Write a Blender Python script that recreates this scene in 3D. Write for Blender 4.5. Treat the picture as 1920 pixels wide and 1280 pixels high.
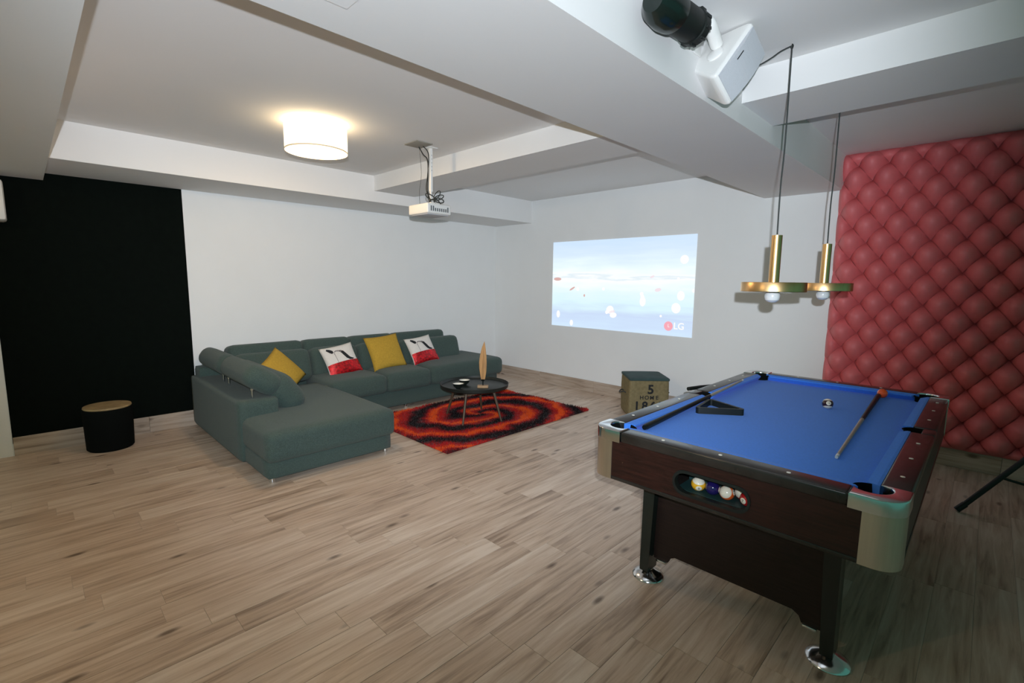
import bpy, bmesh, math, random
import numpy as np
from mathutils import Vector, Matrix, Quaternion
random.seed(7)
S = bpy.context.scene
for o in list(bpy.data.objects): bpy.data.objects.remove(o)
COL = S.collection
R = math.radians
# ------------------------------------------------------------------ camera
CAM = Vector((5.4755, -5.1635, 1.45)); FPX = 903.09
def cam_axes(yaw, pitch, roll):
    a, b, c = R(yaw), R(pitch), R(roll)
    fw = Vector((-math.sin(a)*math.cos(b), math.cos(a)*math.cos(b), math.sin(b)))
    rt = Vector((math.cos(a), math.sin(a), 0)); up = rt.cross(fw)
    return rt*math.cos(c)+up*math.sin(c), -rt*math.sin(c)+up*math.cos(c), fw
RT, UP, FW = cam_axes(44.6366, -7.226, .6377)
cd = bpy.data.cameras.new('camera'); cam = bpy.data.objects.new('camera', cd); COL.objects.link(cam)
cd.sensor_width = 36; cd.lens = FPX/1920*36; cd.clip_start = .02
cam.matrix_world = Matrix.Translation(CAM) @ Matrix((RT, UP, -FW)).transposed().to_4x4()
S.camera = cam
# ------------------------------------------------------------------ world, flash, exposure
W = bpy.data.worlds.new('world'); S.world = W; W.use_nodes = True
W.node_tree.nodes['Background'].inputs[0].default_value = (.15, .50, .40, 1)
W.node_tree.nodes['Background'].inputs[1].default_value = .42
S.view_settings.view_transform = 'Standard'; S.view_settings.look = 'None'
S.view_settings.exposure = 0; S.view_settings.gamma = 1; S.view_settings.use_curve_mapping = False
# the photographer's flash gun, a little above and right of the lens
fl = bpy.data.lights.new('camera_flash', 'SPOT'); flo = bpy.data.objects.new('camera_flash', fl); COL.objects.link(flo)
fl.energy = 32.5; fl.color = (.83, .91, 1.0); fl.shadow_soft_size = .012; fl.spot_size = R(100); fl.spot_blend = .62
flo.location = (5.545, -5.215, 1.556)
flo.rotation_euler = (FW-RT*.066+UP*.266).to_track_quat('-Z', 'Y').to_euler()
fl.use_nodes = True                                   # softened fall-off, slower than inverse-square to even out near and far surfaces
_n = fl.node_tree; _e = _n.nodes['Emission']; _f = _n.nodes.new('ShaderNodeLightFalloff'); _f.inputs['Strength'].default_value = 1
_m = _n.nodes.new('ShaderNodeMath'); _m.operation = 'MULTIPLY_ADD'; _m.inputs[1].default_value = 3.0
_n.links.new(_f.outputs['Linear'], _m.inputs[0]); _n.links.new(_f.outputs['Quadratic'], _m.inputs[2]); _n.links.new(_m.outputs[0], _e.inputs['Strength'])

# ------------------------------------------------------------------ materials
def mat(name, col, rough=.6, metal=0, spec=.5, var=0, vscale=8, bump=0, bscale=40, emit=None, estr=0, coat=0, sheen=0, stretch=None):
    m = bpy.data.materials.new(name); m.use_nodes = True
    nt = m.node_tree; b = nt.nodes['Principled BSDF']
    b.inputs['Base Color'].default_value = (*col, 1); b.inputs['Roughness'].default_value = rough
    b.inputs['Metallic'].default_value = metal; b.inputs['Specular IOR Level'].default_value = spec
    b.inputs['Coat Weight'].default_value = coat; b.inputs['Sheen Weight'].default_value = sheen
    if emit:
        b.inputs['Emission Color'].default_value = (*emit, 1); b.inputs['Emission Strength'].default_value = estr
    tc = nt.nodes.new('ShaderNodeTexCoord'); src = tc.outputs['Object']
    if stretch:
        mp = nt.nodes.new('ShaderNodeMapping'); mp.inputs['Scale'].default_value = stretch
        nt.links.new(src, mp.inputs[0]); src = mp.outputs[0]
    if var:
        n = nt.nodes.new('ShaderNodeTexNoise'); n.inputs['Scale'].default_value = vscale; n.inputs['Detail'].default_value = 5
        nt.links.new(src, n.inputs[0])
        r = nt.nodes.new('ShaderNodeValToRGB')
        r.color_ramp.elements[0].position = .3; r.color_ramp.elements[1].position = .72
        r.color_ramp.elements[0].color = (*[max(0, c*(1-var)) for c in col], 1)
        r.color_ramp.elements[1].color = (*[min(1, c*(1+var)) for c in col], 1)
        nt.links.new(n.outputs[0], r.inputs[0]); nt.links.new(r.outputs[0], b.inputs['Base Color'])
    if bump:
        n2 = nt.nodes.new('ShaderNodeTexNoise'); n2.inputs['Scale'].default_value = bscale; n2.inputs['Detail'].default_value = 3
        nt.links.new(src, n2.inputs[0])
        bp = nt.nodes.new('ShaderNodeBump'); bp.inputs['Strength'].default_value = bump; bp.inputs['Distance'].default_value = .004
        nt.links.new(n2.outputs[0], bp.inputs['Height']); nt.links.new(bp.outputs[0], b.inputs['Normal'])
    return m
def ramp(nt, stops, interp='LINEAR'):
    r = nt.nodes.new('ShaderNodeValToRGB'); e = r.color_ramp.elements; r.color_ramp.interpolation = interp
    while len(e) < len(stops): e.new(.5)
    for k, (p, c) in zip(e, stops): k.position = p; k.color = (*c, 1)
    return r
def math_node(nt, op, a, b=None, c=None):
    n = nt.nodes.new('ShaderNodeMath'); n.operation = op
    for i, v in enumerate((a, b, c)):
        if v is None: continue
        if isinstance(v, (int, float)): n.inputs[i].default_value = v
        else: nt.links.new(v, n.inputs[i])
    return n.outputs[0]
def wood_floor(name, dark, mid, light, axis='y', scale=1):
    m = bpy.data.materials.new(name); m.use_nodes = True; nt = m.node_tree; b = nt.nodes['Principled BSDF']; L = nt.links
    tc = nt.nodes.new('ShaderNodeTexCoord'); oi = nt.nodes.new('ShaderNodeObjectInfo')
    off = nt.nodes.new('ShaderNodeCombineXYZ')
    for i in range(3): L.new(math_node(nt, 'MULTIPLY', oi.outputs['Random'], (57.3, 91.7, 33.1)[i]), off.inputs[i])
    add = nt.nodes.new('ShaderNodeVectorMath'); L.new(tc.outputs['Object'], add.inputs[0]); L.new(off.outputs[0], add.inputs[1])
    mp = nt.nodes.new('ShaderNodeMapping')
    mp.inputs['Scale'].default_value = (20*scale, 1.25*scale, 20*scale) if axis == 'y' else (1.25*scale, 20*scale, 20*scale)
    L.new(add.outputs[0], mp.inputs[0])
    n = nt.nodes.new('ShaderNodeTexNoise'); n.inputs['Scale'].default_value = 1.6; n.inputs['Detail'].default_value = 7; n.inputs['Roughness'].default_value = .62
    n.inputs['Distortion'].default_value = .6; L.new(mp.outputs[0], n.inputs[0])
    big = nt.nodes.new('ShaderNodeTexNoise'); big.inputs['Scale'].default_value = 1.7; big.inputs['Detail'].default_value = 2; L.new(add.outputs[0], big.inputs[0])
    f = math_node(nt, 'ADD', math_node(nt, 'MULTIPLY', n.outputs[0], .75), math_node(nt, 'MULTIPLY', big.outputs[0], .3))
    f = math_node(nt, 'ADD', f, math_node(nt, 'MULTIPLY', math_node(nt, 'SUBTRACT', oi.outputs['Random'], .5), .12))
    r = ramp(nt, [(.33, dark), (.5, mid), (.68, light)]); L.new(f, r.inputs[0])
    mp2 = nt.nodes.new('ShaderNodeMapping'); mp2.inputs['Scale'].default_value = (6.2, 2.3, 5) if axis == 'y' else (2.3, 6.2, 5); L.new(add.outputs[0], mp2.inputs[0])
    v = nt.nodes.new('ShaderNodeTexVoronoi'); v.inputs['Scale'].default_value = 1.15; L.new(mp2.outputs[0], v.inputs[0])
    k = ramp(nt, [(.05, (.24, .20, .17)), (.14, (1, 1, 1))]); L.new(v.outputs['Distance'], k.inputs[0])
    mx = nt.nodes.new('ShaderNodeMix'); mx.data_type = 'RGBA'; mx.blend_type = 'MULTIPLY'; mx.inputs[0].default_value = .9
    L.new(r.outputs[0], mx.inputs[6]); L.new(k.outputs[0], mx.inputs[7]); L.new(mx.outputs[2], b.inputs['Base Color'])
    b.inputs['Roughness'].default_value = .40; b.inputs['Specular IOR Level'].default_value = .5
    bp = nt.nodes.new('ShaderNodeBump'); bp.inputs['Strength'].default_value = .25; bp.inputs['Distance'].default_value = .002
    L.new(n.outputs[0], bp.inputs['Height']); L.new(bp.outputs[0], b.inputs['Normal'])
    return m
M = {}
M['paint'] = mat('white_wall_paint', (.80, .80, .80), .75, spec=.25, var=.012, vscale=3, bump=.05, bscale=90)
M['ceil'] = mat('white_ceiling_paint', (.78, .77, .765), .85, spec=.15, var=.01, vscale=2)
M['black_paint'] = mat('black_wall_paint', (.0022, .004, .003), .9, spec=.08, var=.2, vscale=20)
M['plank'] = wood_floor('oak_look_floor', (.27, .187, .132), (.53, .398, .302), (.69, .57, .47))
M['board'] = wood_floor('oak_look_baseboard', (.23, .17, .125), (.41, .32, .25), (.53, .44, .37), 'x')
M['grout'] = mat('floor_joint', (.50, .42, .35), .8)
M['sofa'] = mat('green_grey_fabric', (.060, .089, .080), .92, spec=.2, var=.25, vscale=160, bump=.5, bscale=420, sheen=.14)
M['chrome'] = mat('chrome', (.72, .73, .74), .16, 1)
M['alu'] = mat('brushed_aluminium', (.62, .57, .49), .36, 1, var=.06, vscale=60, stretch=(1, 1, .05))
M['blackmetal'] = mat('black_metal', (.008, .011, .010), .35, .3, spec=.5)
M['gloss'] = mat('black_gloss', (.006, .012, .010), .18, 0, spec=.5)
M['rubber'] = mat('black_plastic', (.006, .009, .008), .5, 0, spec=.4)
M['dark'] = mat('pocket_black', (.003, .004, .004), .9, spec=.1)
M['cloth'] = mat('blue_billiard_cloth', (.052, .225, .80), .9, spec=.12, var=.07, vscale=120, sheen=.1)
M['mahog'] = mat('dark_mahogany', (.022, .0055, .004), .38, 0, spec=.45, var=.5, vscale=9, stretch=(1.2, 1.2, 14))
M['mahog2'] = mat('dark_mahogany_panel', (.014, .006, .0045), .5, 0, spec=.35, var=.45, vscale=9, stretch=(1.2, 1.2, 14))
M['rail'] = mat('dark_rail_top', (.020, .017, .015), .26, 0, spec=.5, coat=.12, var=.3, vscale=10)
M['white'] = mat('white_plastic', (.80, .79, .77), .45)
M['grille'] = mat('pale_grey_grille', (.55, .56, .60), .6, var=.06, vscale=400)
M['brass'] = mat('brushed_brass', (.78, .50, .24), .32, 1, var=.05, vscale=50, stretch=(1, 1, .1))
M['bulb'] = mat('frosted_bulb', (.85, .85, .86), .25, 0, spec=.5, coat=.5)
M['wire'] = mat('dark_grey_cord', (.03, .035, .034), .6)
M['mustard'] = mat('mustard_cotton', (.50, .31, .045), .9, spec=.15, var=.1, vscale=60, bump=.3, bscale=300)
M['linen'] = mat('white_linen', (.78, .74, .70), .9, spec=.15, var=.03, vscale=60)
M['sequin'] = mat('red_sequin', (.55, .006, .012), .28, .45, spec=.7, var=.6, vscale=45, bump=1.0, bscale=110)
M['ink'] = mat('black_print', (.012, .013, .016), .85)
M['ink2'] = mat('grey_print', (.25, .22, .22), .85)
M['tabletop'] = mat('black_stained_wood', (.010, .014, .012), .42, 0, spec=.45, var=.2, vscale=12)
M['walnut'] = mat('brown_wood_leg', (.10, .06, .035), .45, var=.2, vscale=12)
M['ceramic'] = mat('white_glaze', (.82, .80, .72), .2, coat=.4)
M['leafwood'] = mat('carved_mango_wood', (.50, .26, .09), .55, var=.3, vscale=10, stretch=(6, 6, .6))
M['basewood'] = mat('pale_wood_block', (.42, .27, .15), .6, var=.2, vscale=20)
M['orange'] = mat('orange_gloss', (.90, .10, .015), .15, coat=.8)
M['burlap'] = mat('burlap', (.23, .185, .10), .95, spec=.1, var=.16, vscale=40, bump=.8, bscale=240)
M['canvas'] = mat('dark_green_canvas', (.035, .065, .065), .85, var=.2, vscale=10, bump=.4, bscale=60)
M['cuewood'] = mat('ash_cue_wood', (.34, .30, .23), .35, var=.1, vscale=30)
M['stoolwood'] = mat('stool_wood_top', (.34, .24, .12), .6, var=.35, vscale=9)
M['pink'] = mat('dusty_red_wallpaper', (.70, .155, .165), .52, spec=.45, var=.08, vscale=6, bump=.12, bscale=120)
M['vent'] = mat('grey_vent', (.12, .13, .14), .6)
def drum_mat():
    m = mat('lit_drum_shade', (.9, .85, .75), .8, emit=(1.0, .76, .44), estr=3.2); return m
M['shade'] = drum_mat()
M['diff'] = mat('lit_diffuser', (.9, .9, .85), .7, emit=(1.0, .84, .60), estr=1.9)
M['seam'] = mat('shade_rim', (.5, .42, .3), .8, emit=(1, .75, .45), estr=.35)

# ------------------------------------------------------------------ helpers
def link(o, parent=None):
    COL.objects.link(o)
    if parent is not None: o.parent = parent
    return o
def tag(o, label=None, cat=None, group=None, kind=None):
    if label: o['label'] = label
    if cat: o['category'] = cat
    if group: o['group'] = group
    if kind: o['kind'] = kind
    return o
def empty(name, loc=(0, 0, 0), rz=0):
    o = bpy.data.objects.new(name, None); o.empty_display_size = .05; o.location = loc; o.rotation_euler = (0, 0, rz); return link(o)
def mesh_obj(name, verts, faces, m, parent=None, smooth=False):
    me = bpy.data.meshes.new(name); me.from_pydata([tuple(v) for v in verts], [], [tuple(f) for f in faces]); me.update()
    me.materials.append(m)
    if smooth: me.shade_smooth()
    return link(bpy.data.objects.new(name, me), parent)
def bm_obj(name, bm, m, parent=None, smooth=False, angle=None):
    me = bpy.data.meshes.new(name); bmesh.ops.recalc_face_normals(bm, faces=bm.faces); bm.to_mesh(me); bm.free(); me.materials.append(m)
    if smooth:
        if angle: 
            me.shade_smooth(); me.set_sharp_from_angle(angle=R(angle))
        else: me.shade_smooth()
    return link(bpy.data.objects.new(name, me), parent)
def box_bm(x0, x1, y0, y1, z0, z1, bev=0, seg=2):
    bm = bmesh.new(); bmesh.ops.create_cube(bm, size=1)
    for v in bm.verts: v.co = ((x0+x1)/2+v.co.x*(x1-x0), (y0+y1)/2+v.co.y*(y1-y0), (z0+z1)/2+v.co.z*(z1-z0))
    if bev: bmesh.ops.bevel(bm, geom=bm.edges[:], offset=bev, segments=seg, profile=.5, affect='EDGES')
    return bm
def box(name, x0, x1, y0, y1, z0, z1, m, parent=None, bev=0, seg=2):
    return bm_obj(name, box_bm(x0, x1, y0, y1, z0, z1, bev, seg), m, parent, bool(bev), 40 if bev else None)
def soft_verts(lx, ly, lz, r, n=10, crown=0, sag=0):
    bm = bmesh.new(); bmesh.ops.create_cube(bm, size=2)
    bmesh.ops.subdivide_edges(bm, edges=bm.edges[:], cuts=n, use_grid_fill=True)
    hx, hy, hz = lx/2, ly/2, lz/2; r = min(r, hx*.98, hy*.98, hz*.98)
    for v in bm.verts:
        def q(t): return math.copysign(1-(1-abs(t))**1.0, t)
        p = Vector((q(v.co.x)*hx, q(v.co.y)*hy, q(v.co.z)*hz))
        # move grid lines towards the edges so that the rounding has vertices
        def e(t, h): 
            s = abs(t)/h; s = s+.35*math.sin(math.pi*s)*(.5 if s > .5 else .3)*(1 if s > .5 else .4); return math.copysign(min(1, s)*h, t)
        p = Vector((e(p.x, hx), e(p.y, hy), e(p.z, hz)))
        c = Vector((max(-hx+r, min(hx-r, p.x)), max(-hy+r, min(hy-r, p.y)), max(-hz+r, min(hz-r, p.z))))
        d = p-c
        if d.length > 1e-6: p = c+d.normalized()*r
        fx, fy = 1-(p.x/hx)**2, 1-(p.y/hy)**2
        if crown and p.z > 0: p.z += crown*max(0, fx)**.6*max(0, fy)**.6
        v.co = p
    return bm
def soft(name, x0, x1, y0, y1, z0, z1, m, parent=None, r=.05, n=10, crown=0, rot=None, shape=None):
    bm = soft_verts(x1-x0, y1-y0, z1-z0, r, n, crown)
    c = Vector(((x0+x1)/2, (y0+y1)/2, (z0+z1)/2)); q = rot.to_matrix() if rot else None
    for v in bm.verts:
        p = v.co
        if shape: p = shape(p.copy())
        v.co = (q @ p if q else p)+c
    return bm_obj(name, bm, m, parent, True)
def tube(name, pts, rad, m, parent=None, seg=10, closed=False, smooth=True):
    pts = [Vector(p) for p in pts]; n = len(pts); V = []; F = []
    rads = rad if isinstance(rad, (list, tuple)) else [rad]*n
    prev = None
    for i, p in enumerate(pts):
        t = (pts[(i+1) % n]-pts[i-1]) if closed else (pts[min(i+1, n-1)]-pts[max(i-1, 0)])
        t.normalize()
        if prev is None:
            a = t.orthogonal().normalized()
        else:
            a = prev-t*prev.dot(t); a = a.normalized() if a.length > 1e-6 else t.orthogonal().normalized()
        prev = a; b = t.cross(a)
        for k in range(seg):
            w = 2*math.pi*k/seg; V.append(p+(a*math.cos(w)+b*math.sin(w))*rads[i])
    m_ = n if closed else n-1
    for i in range(m_):
        for k in range(seg):
            j = (i+1) % n; F.append((i*seg+k, i*seg+(k+1) % seg, j*seg+(k+1) % seg, j*seg+k))
    if not closed:
        F.append(tuple(range(seg))[::-1]); F.append(tuple((n-1)*seg+k for k in range(seg)))
    o = mesh_obj(name, V, F, m, parent, smooth)
    if smooth: o.data.set_sharp_from_angle(angle=R(50))
    return o
def lathe(name, prof, m, parent=None, seg=40, loc=(0, 0, 0), rot=None, close=False):
    V = []; F = []; n = len(prof); loc = Vector(loc)
    for r_, z in prof:
        for k in range(seg):
            w = 2*math.pi*k/seg; p = Vector((r_*math.cos(w), r_*math.sin(w), z))
            if rot: p = rot @ p
            V.append(p+loc)
    for i in range(n-1 if not close else n):
        j = (i+1) % n
        for k in range(seg): F.append((i*seg+k, i*seg+(k+1) % seg, j*seg+(k+1) % seg, j*seg+k))
    bm = bmesh.new(); me = bpy.data.meshes.new('t'); me.from_pydata([tuple(v) for v in V], [], F); bm.from_mesh(me); bpy.data.meshes.remove(me)
    bmesh.ops.remove_doubles(bm, verts=bm.verts, dist=1e-6)
    return bm_obj(name, bm, m, parent, True, 35)
def prism(name, outline, z0, z1, m, parent=None, bev=0, axis='z', holes=()):
    """outline: 2D points; extruded along axis; holes: list of outlines"""
    bm = bmesh.new(); es = []
    for ol in [outline]+list(holes):
        vs = [bm.verts.new((p[0], p[1], z0)) for p in ol]
        for i in range(len(vs)): es.append(bm.edges.new((vs[i], vs[(i+1) % len(vs)])))
    if holes: bmesh.ops.triangle_fill(bm, use_beauty=True, edges=es)
    else: bm.faces.new(bm.verts[:])
    r = bmesh.ops.extrude_face_region(bm, geom=bm.faces[:])
    for e in r['geom']:
        if isinstance(e, bmesh.types.BMVert): e.co.z = z1
    if bev:
        be = [e for e in bm.edges if len(e.link_faces) == 2 and e.calc_face_angle(0) > .5 and abs(e.verts[0].co.z-e.verts[1].co.z) < 1e-6 and e.verts[0].co.z > (z0+z1)/2]
        if be: bmesh.ops.bevel(bm, geom=be, offset=bev, segments=3, profile=.5, affect='EDGES')
    if axis == 'y':
        for v in bm.verts: v.co = (v.co.x, v.co.z, v.co.y)
    elif axis == 'x':
        for v in bm.verts: v.co = (v.co.z, v.co.x, v.co.y)
    return bm_obj(name, bm, m, parent, True, 30)
def arc(cx, cy, r, a0, a1, n=10): return [(cx+r*math.cos(R(a0+(a1-a0)*i/n)), cy+r*math.sin(R(a0+(a1-a0)*i/n))) for i in range(n+1)]
def text_obj(name, s, size, m, parent, mtx, align='CENTER', bold=0):
    cu = bpy.data.curves.new(name, 'FONT'); cu.body = s; cu.size = size; cu.align_x = align; cu.align_y = 'CENTER'; cu.extrude = .0006; cu.offset = bold
    t = bpy.data.objects.new(name, cu); COL.objects.link(t)
    dg = bpy.context.evaluated_depsgraph_get(); dg.update(); me = bpy.data.meshes.new_from_object(t.evaluated_get(dg))
    bpy.data.objects.remove(t); bpy.data.curves.remove(cu); me.materials.clear(); me.materials.append(m)
    o = bpy.data.objects.new(name, me); me.transform(mtx); return link(o, parent)
def bez(pts, n=10):
    out = []; P_ = [Vector(p) for p in pts]
    for i in range(len(P_)-1):
        p0, p1, p2, p3 = P_[max(i-1, 0)], P_[i], P_[i+1], P_[min(i+2, len(P_)-1)]
        for k in range(n):
            t = k/n; out.append(.5*((2*p1)+(p2-p0)*t+(2*p0-5*p1+4*p2-p3)*t*t+(3*p1-p0-3*p2+p3)*t**3))
    out.append(P_[-1]); return out
def copy_tree(o, parent=None):
    c = o.copy(); COL.objects.link(c); c.parent = parent
    for ch in list(o.children): copy_tree(ch, c)
    return c

# ------------------------------------------------------------------ room shell
XE, YE = 8.6, -9.0
def struct(o, label=None): o['kind'] = 'structure'; 
floor = box('floor', -.2, XE, YE, .2, -.12, -.0016, M['grout']); floor['kind'] = 'structure'
# floor planks along y, 14.2 cm wide, 88 cm long
PW, PL = .1425, .88; gap = .0014
def plank_mesh(l):
    bm = box_bm(-(PW-gap)/2, (PW-gap)/2, -(l-gap)/2, (l-gap)/2, -.006, 0, .0005, 1); me = bpy.data.meshes.new('plank'); bm.to_mesh(me); bm.free()
    me.materials.append(M['plank']); return me
PM = plank_mesh(PL)
def in_view(x, y):
    d = Vector((x, y, 0))-CAM; z = d.dot(FW)
    if z < .35: return False
    u = 960+FPX*d.dot(RT)/z; v = 640-FPX*d.dot(UP)/z
    return -260 < u < 2180 and v < 1560
rows = []; offs = [0, .3, .6, .14, .46, .76, .22, .54]
ncol = int(XE/PW)+1
for i in range(ncol):
    x = PW*(i+.5); o_ = offs[(i*3) % 8]*PL+random.uniform(-.05, .05)
    k = 0
    while True:
        y1 = o_-k*PL; y0 = y1-PL; k += 1
        if y0 < YE: break
        if y1 > 0.001:
            if y0 > -.12: continue
            rows.append((x, y0, 0.0)); continue
        rows.append((x, y0, y1))
vis = []; rest = []
for x, y0, y1 in rows:
    ok = any(in_view(x, y0+(y1-y0)*t) for t in (0, .5, 1)) and x < 6.6
    (vis if ok else rest).append((x, y0, y1))
def pdist(r_): return (Vector((r_[0], (r_[1]+r_[2])/2, 0))-CAM).length
hidden = lambda r_: (0.15 < r_[0] < .8 and r_[1] > -4.0) or (.8 < r_[0] < 1.95 and -4.0 < r_[1] and r_[2] < -3.1)
rest += [r_ for r_ in vis if hidden(r_)]; vis = [r_ for r_ in vis if not hidden(r_)]
vis.sort(key=pdist)
rest += vis[300:]; vis = vis[:300]
for x, y0, y1 in vis:
    l = y1-y0
    me = PM if abs(l-PL) < 1e-4 else plank_mesh(l)
    p = bpy.data.objects.new('plank', me); p.location = (x, (y0+y1)/2, random.uniform(-.0003, .0003)); link(p, floor)
bm = bmesh.new()
for x, y0, y1 in rest:
    b2 = bmesh.ops.create_cube(bm, size=1)
    for v in b2['verts']: v.co = (x+v.co.x*(PW-gap), (y0+y1)/2+v.co.y*(y1-y0-gap), -.003+v.co.z*.006)
tag(bm_obj('distant_planks', bm, M['plank'], floor), kind='stuff')

wl = box('wall_left', -.2, 0, YE, .2, -.1, 2.7, M['paint']); wl['kind'] = 'structure'
box('black_painted_section', 0, .003, -5.32, -4.045, .1, 2.30, M['black_paint'], wl)
wb = box('wall_back', -.2, XE, 0, .2, -.1, 2.7, M['paint']); wb['kind'] = 'structure'
# ceiling and its drops
cl = box('ceiling', -.2, XE, YE, -1.9, 2.526, 2.72, M['ceil']); cl['kind'] = 'structure'
c2 = box('ceiling', -.2, XE, -2.0, .2, 2.562, 2.73, M['ceil']); c2['kind'] = 'structure'
def trim(n, *a):
    o = box('trim_%d' % n, *a, M['ceil']); o['kind'] = 'structure'; return o
trim(1, -.1, .7405, YE, .1, 2.2594, 2.68)               # bulkhead along the left wall
beam = trim(2, 3.8196, 4.4641, YE, .1, 2.2703, 2.69)    # big beam across the room
trim(3, .70, XE, -2.4661, -1.9686, 2.3712, 2.67)        # beam parallel to the screen wall
trim(4, .0, 3.85, -5.62, -4.978, 2.203, 2.66)           # near beam on the left
# access panel in the underside of the big beam
ap = box('access_panel', 3.992, 4.36, -4.76, -4.395, 2.2655, 2.272, M['ceil'], beam, bev=.002, seg=1)
# baseboards, one board after another
def baseboard(name, p0, p1, axis, thick=.012, h=.152):
    o = empty(name); o['kind'] = 'structure'; L_ = p1-p0; n = max(1, round(L_/.88)); l = L_/n
    for i in range(n):
        a, b = p0+i*l+.0008, p0+(i+1)*l-.0008
        bm = box_bm(-(b-a)/2, (b-a)/2, -thick/2, thick/2, 0, h, .002, 1)
        bo = bm_obj('board', bm, M['board'], o)
        if axis == 'x': bo.location = ((a+b)/2, -thick/2, .0)
        else: bo.location = (thick/2, (a+b)/2, .0); bo.rotation_euler = (0, 0, math.pi/2)
    return o
baseboard('baseboard_back', .014, 6.6, 'x')
baseboard('baseboard_left', -5.318, -.001, 'y')

# ------------------------------------------------------------------ red wallpaper on the back wall, its printed tuft shading built as relief
TX0, TX1, TZ0, TZ1 = 4.4428, 6.45, .152, 2.562
panel = box('wallpaper_backing', TX0, TX1, -.012, .0, TZ0, TZ1, M['pink'], wb)
A_, B_ = .1055, .1295
def tuft_mesh():
    n = 8; V = []; F = []
    for i in range(n+1):
        for j in range(n+1):
            u = -1+2*i/n; v = -1+2*j/n
            x = A_*(u+v)/2; z = B_*(v-u)/2
            zz = z-.018
            q = (x/.094)**2+(zz/(.098 if zz > 0 else .150))**2
            h = .045+.12*(1-q)
            V.append((x, -.008-max(0, h), z))
    for i in range(n):
        for j in range(n): F.append((i*(n+1)+j, (i+1)*(n+1)+j, (i+1)*(n+1)+j+1, i*(n+1)+j+1))
    me = bpy.data.meshes.new('tuft'); me.from_pydata(V, [], F); me.materials.append(M['pink']); me.shade_smooth(); return me
TM = tuft_mesh()
def clipped(cx, cz):
    bm = bmesh.new(); bm.from_mesh(TM)
    for v in bm.verts:                     # the relief is drawn down to nothing at the panel's edges
        d = min(cx+v.co.x-TX0, TX1-cx-v.co.x, cz+v.co.z-TZ0, TZ1-cz-v.co.z); k = max(0, min(1, d/.07))
        v.co.y = -.008+(v.co.y+.008)*math.sqrt(k)
    for co, no in (((TX0-cx, 0, 0), (-1, 0, 0)), ((TX1-cx, 0, 0), (1, 0, 0)), ((0, 0, TZ0-cz), (0, 0, -1)), ((0, 0, TZ1-cz), (0, 0, 1))):
        bmesh.ops.bisect_plane(bm, geom=bm.verts[:]+bm.edges[:]+bm.faces[:], plane_co=co, plane_no=no, clear_outer=True)
    if not bm.faces: bm.free(); return None
    me = bpy.data.meshes.new('tuft'); bm.to_mesh(me); bm.free(); me.materials.append(M['pink']) if not me.materials else None; me.shade_smooth(); return me
row = 0
z = 2.455+B_
while z > TZ0-B_:
    x = 4.565+(A_ if row % 2 == 1 else 0)-4*A_
    while x < TX1+A_:
        if x > TX0-A_:
            inside = TX0+A_+.07 < x < TX1-A_-.07 and TZ0+B_+.07 < z < TZ1-B_-.07
            me = TM if inside else clipped(x, z)
            if me and len(me.polygons) > 3:
                t = bpy.data.objects.new('tuft', me); t.location = (x, 0, z); link(t, panel)
        x += 2*A_
    z -= B_; row += 1

# ------------------------------------------------------------------ projected picture on the back wall
def screen_mat():
    m = bpy.data.materials.new('projected_picture'); m.use_nodes = True; nt = m.node_tree; L = nt.links
    for n in list(nt.nodes): nt.nodes.remove(n)
    out = nt.nodes.new('ShaderNodeOutputMaterial'); em = nt.nodes.new('ShaderNodeEmission'); L.new(em.outputs[0], out.inputs[0])
    tc = nt.nodes.new('ShaderNodeTexCoord'); sp = nt.nodes.new('ShaderNodeSeparateXYZ'); L.new(tc.outputs['Generated'], sp.inputs[0])
    mp = nt.nodes.new('ShaderNodeMapping'); mp.inputs['Scale'].default_value = (1.3, 1, 5.5); mp.inputs['Rotation'].default_value = (0, R(6), 0); L.new(tc.outputs['Generated'], mp.inputs[0])
    n = nt.nodes.new('ShaderNodeTexNoise'); n.inputs['Scale'].default_value = 2.2; n.inputs['Detail'].default_value = 4; L.new(mp.outputs[0], n.inputs[0])
    z = math_node(nt, 'ADD', sp.outputs[2], math_node(nt, 'MULTIPLY', math_node(nt, 'SUBTRACT', n.outputs[0], .5), .30))
    r = ramp(nt, [(0, (.64, .80, .98)), (.16, (.60, .72, .93)), (.30, (.72, .92, .98)), (.45, (.82, .95, .98)), (.555, (.97, .99, .99)), (.585, (.76, .86, .92)), (.61, (.95, .99, .99)), (.70, (.82, .95, .98)), (.86, (.68, .82, .97)), (1, (.62, .78, .98))]); L.new(z, r.inputs[0])
    em.inputs[1].default_value = 1.04
    v = nt.nodes.new('ShaderNodeTexVoronoi'); v.inputs['Scale'].default_value = 7; L.new(tc.outputs['Object'], v.inputs[0])
    s = math_node(nt, 'LESS_THAN', v.outputs['Distance'], .17)
    low = math_node(nt, 'LESS_THAN', sp.outputs[2], .62)
    pick = math_node(nt, 'GREATER_THAN', v.outputs['Color'], .45)
    f = math_node(nt, 'MULTIPLY', math_node(nt, 'MULTIPLY', s, low), pick)
    mx = nt.nodes.new('ShaderNodeMix'); mx.data_type = 'RGBA'; L.new(f, mx.inputs[0]); L.new(r.outputs[0], mx.inputs[6]); mx.inputs[7].default_value = (1, .98, 1, 1)
    L.new(mx.outputs[2], em.inputs[0]); return m
scr = box('projected_picture', 1.157, 3.170, -.004, -.0005, .842, 1.970, screen_mat())
tag(scr, 'bright pale blue projected picture of a seascape on the white wall', 'projection')
def flat_emit(name, c):
    return mat(name, (0, 0, 0), 1, spec=0, emit=c, estr=1)
MP = flat_emit('projected_pink', (.95, .42, .50)); MW = flat_emit('projected_white', (1, 1, 1)); MB = flat_emit('projected_brown', (.72, .45, .42)); MPP = flat_emit('projected_blush', (.93, .80, .86))
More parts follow.
